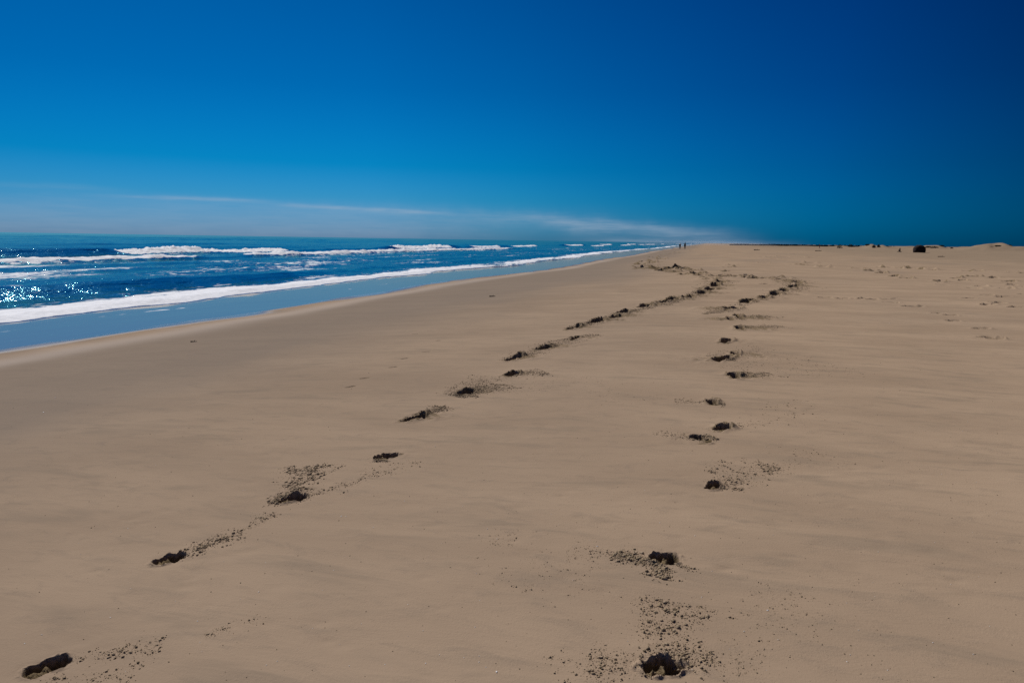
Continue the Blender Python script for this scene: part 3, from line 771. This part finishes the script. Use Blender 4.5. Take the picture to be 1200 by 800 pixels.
for i, (px, dist, w, h, lab) in enumerate([
        (984.5, 322, 2.6, 2.0, 'dark peaked shrub on the far sand right of the lone person'), (997, 335, 2.4, 1.5, 'small flat shrub on the skyline left of the pale sandy mound'),
        (1017, 296, 2.2, .7, 'low shrub on top of the pale sandy mound'), (1024.5, 288, 1.5, 1.2, 'dark shrub on the right flank of the pale sandy mound'), (1030, 288, 1.3, 1.3, 'upright dark shrub right beside the sandy mound'),
        (1036, 300, 3., .8, 'wide low shrub on the skyline between sandy mound and boulder'), (1045, 305, 2.4, .7, 'low shrub on the skyline just left of the stump'),
        (1088, 276, 2.4, .55, 'dark shrub on the dune immediately right of the boulder'), (1095.5, 274, 3.4, .75, 'broad dark shrub crowning the dune right of the boulder'), (1104, 277, 2.2, .4, 'thin low shrub at the right end of the dune beside the boulder'),
        (1116, 300, 1.4, .5, 'single small shrub between the boulder dune and the far right mound'),
        (1162, 256, 2.0, .35, 'grey shrub on the left side of the far right mound'), (1170, 256, 2.6, .35, 'grey shrub on top of the far right mound'), (1183, 262, 2.2, .5, 'dark shrub at the right foot of the far right mound'),
        (1194, 270, 3.0, .6, 'dark shrub on the skyline at the right edge')]):
    shrub(px, dist, w, h, lab, i)
b = bmesh.new()
for k_ in range(110):
    px = random.uniform(862, 965) if k_ < 70 else random.uniform(965, 1130); dist = random.uniform(620, 700)
    p = px_at(px, dist); n0 = len(b.verts)
    leafy(b, 120, random.uniform(4, 9), 3, random.uniform(.9, 1.5) * (1. if px > 900 else .7), .9)
    b.verts.ensure_lookup_table()
    for v in b.verts[n0:]: v.co += Vector((p.x, p.y, p.z - .2))
me = bpy.data.meshes.new('treeline'); b.to_mesh(me); b.free(); me.materials.append(FAR)
o = bpy.data.objects.new('treeline', me); COL.objects.link(o)
tag(o, 'thin dark line of far scrub along the horizon behind the beach', 'treeline', kind='stuff')

# ------------------------------------------------------------------ spray mist hanging over the far surf
b = bmesh.new(); bmesh.ops.create_uvsphere(b, u_segments=48, v_segments=24, radius=1)
me = bpy.data.meshes.new('sea_mist'); b.to_mesh(me); b.free()
mm, mnt, mout = newmat('sea_mist')
pv = mnt.nodes.new('ShaderNodeVolumePrincipled'); pv.inputs['Color'].default_value = (.80, .86, .95, 1); pv.inputs['Density'].default_value = .0005; pv.inputs['Anisotropy'].default_value = .2
mnt.links.new(pv.outputs[0], mout.inputs['Volume']); me.materials.append(mm)
o = bpy.data.objects.new('sea_mist', me); COL.objects.link(o)
o.location = (176, 640, 0); o.scale = (60, 300, 4); o.rotation_euler.z = -R_(15.4)
tag(o, 'pale bank of mist lying where the surf and beach meet far away', 'mist', kind='stuff')

# ------------------------------------------------------------------ light and sky
SUN_AZ, SUN_EL = -38., 47.
sl = bpy.data.lights.new('sun', 'SUN'); sl.energy = 4.2; sl.angle = R_(.53); sl.color = (1., .955, .90)
so = bpy.data.objects.new('sun', sl); COL.objects.link(so)
sd = Vector((math.sin(R_(SUN_AZ)) * math.cos(R_(SUN_EL)), math.cos(R_(SUN_AZ)) * math.cos(R_(SUN_EL)), math.sin(R_(SUN_EL))))
so.rotation_euler = sd.to_track_quat('Z', 'Y').to_euler()

w = bpy.data.worlds.new('World'); S.world = w; w.use_nodes = True
nt = w.node_tree; g = G(nt); bg = nt.nodes['Background']
sky = g.n('ShaderNodeTexSky', sky_type='NISHITA', sun_disc=False, sun_elevation=R_(SUN_EL), sun_rotation=R_(SUN_AZ))
dirn = g.n('ShaderNodeTexCoord').outputs['Generated']
sep = g.n('ShaderNodeSeparateXYZ'); nt.links.new(dirn, sep.inputs[0])
dx, dy, dz = sep.outputs
def ramp(fac, stops, interp='LINEAR'):
    r = g.n('ShaderNodeValToRGB'); r.color_ramp.interpolation = interp
    e = r.color_ramp.elements
    while len(e) < len(stops): e.new(.5)
    for q, (pos, c) in zip(e, stops): q.position = pos; q.color = (*c, 1)
    g.put(r.inputs[0], fac); return r.outputs[0]
# a polarised, deep blue sky: darker away from the sun's side and towards the zenith
el = g.m('MAXIMUM', dz, 0.)
rel = ramp(el, [(0, (.17, .40, .98)), (.02, (.12, .38, .92)), (.055, (.045, .335, .76)), (.1, (.003, .285, .64)), (.2, (0, .215, .53)), (.34, (0, .167, .45)), (1, (0, .08, .30))])
rx = ramp(g.m('ADD', g.m('MULTIPLY', dx, .5), .5), [(0, (.8, .82, .84)), (.2, (.8, .84, .88)), (.40, (1, 1, 1)), (.5, (.5, .95, .96)), (.6, (.16, .80, .88)), (.7, (.0, .60, .75)), (.8, (0, .35, .46)), (.95, (0, .28, .38))])
col = g.mix(1., sky.outputs[0], rel, 'MULTIPLY'); col = g.mix(1., col, rx, 'MULTIPLY')
# thin streaks of cirrus low over the sea: azimuth and elevation in degrees
azm = g.m('MULTIPLY', g.m('ARCTAN2', dx, dy), 57.2958)
eld = g.m('MULTIPLY', g.m('ARCSINE', dz), 57.2958)
def streak(a0, e0, a1, e1, sig, fade, amp):
    """soft band along the line (a0,e0)-(a1,e1)"""
    k = (e1 - e0) / (a1 - a0)
    cen = g.m('ADD', g.m('MULTIPLY', azm, k), e0 - k * a0)
    wob = g.m('MULTIPLY', g.m('SUBTRACT', g.noise(dirn, 14, 3, .6), .5), sig * 1.6)
    q = g.m('DIVIDE', g.m('SUBTRACT', g.m('SUBTRACT', eld, cen), wob), sig)
    gz = g.m('POWER', 2.718, g.m('MULTIPLY', g.m('MULTIPLY', q, q), -1.))
    e = g.m('MULTIPLY', g.map(azm, a0 - fade, a0 + fade), g.map(azm, a1 + fade, a1 - fade))
    return g.m('MULTIPLY', g.m('MULTIPLY', gz, e), amp)
def pd(px, py):
    v = ray(px, py); return math.degrees(math.atan2(v.x, v.y)), math.degrees(math.asin(v.z / v.length))
tex = g.map(g.noise(g.rot(dirn, 0, (5, 5, 60)), 3., 5, .65), .25, .7, .45, 1.)
tot = None
for (x0, y0, x1, y1, sg, fd, am) in [(150, 230.5, 300, 235, .14, 3.5, .33), (335, 239.5, 500, 249, .16, 3., .36), (150, 234, 640, 256, .5, 8, .10), (0, 216, 110, 221, .22, 4, .13),
                                     (-300, 236, 640, 258, .9, 12, .14), (-300, 262, 560, 272, .8, 10, .16), (600, 254, 840, 274, .42, 5, .23), (640, 262, 850, 280, .6, 4, .27), (690, 282, 900, 286, .28, 4, .30)]:
    q = streak(*pd(x0, y0), *pd(x1, y1), sg, fd, am)
    tot = q if tot is None else g.m('ADD', tot, q)
tot = g.m('MULTIPLY', tot, tex)
col = g.mix(g.m('MINIMUM', tot, 1.), col, (3.7, 4.5, 5.6))
nt.links.new(col, bg.inputs[0]); bg.inputs[1].default_value = .1

# ------------------------------------------------------------------ render settings
S.render.engine = 'CYCLES'
S.view_settings.view_transform = 'Standard'; S.view_settings.look = 'None'
S.view_settings.exposure = 0; S.view_settings.gamma = 1
S.cycles.use_denoising = False
S.cycles.caustics_reflective = False; S.cycles.caustics_refractive = False
S.cycles.max_bounces = 6; S.cycles.diffuse_bounces = 3; S.cycles.glossy_bounces = 3
S.cycles.sample_clamp_indirect = 1.5
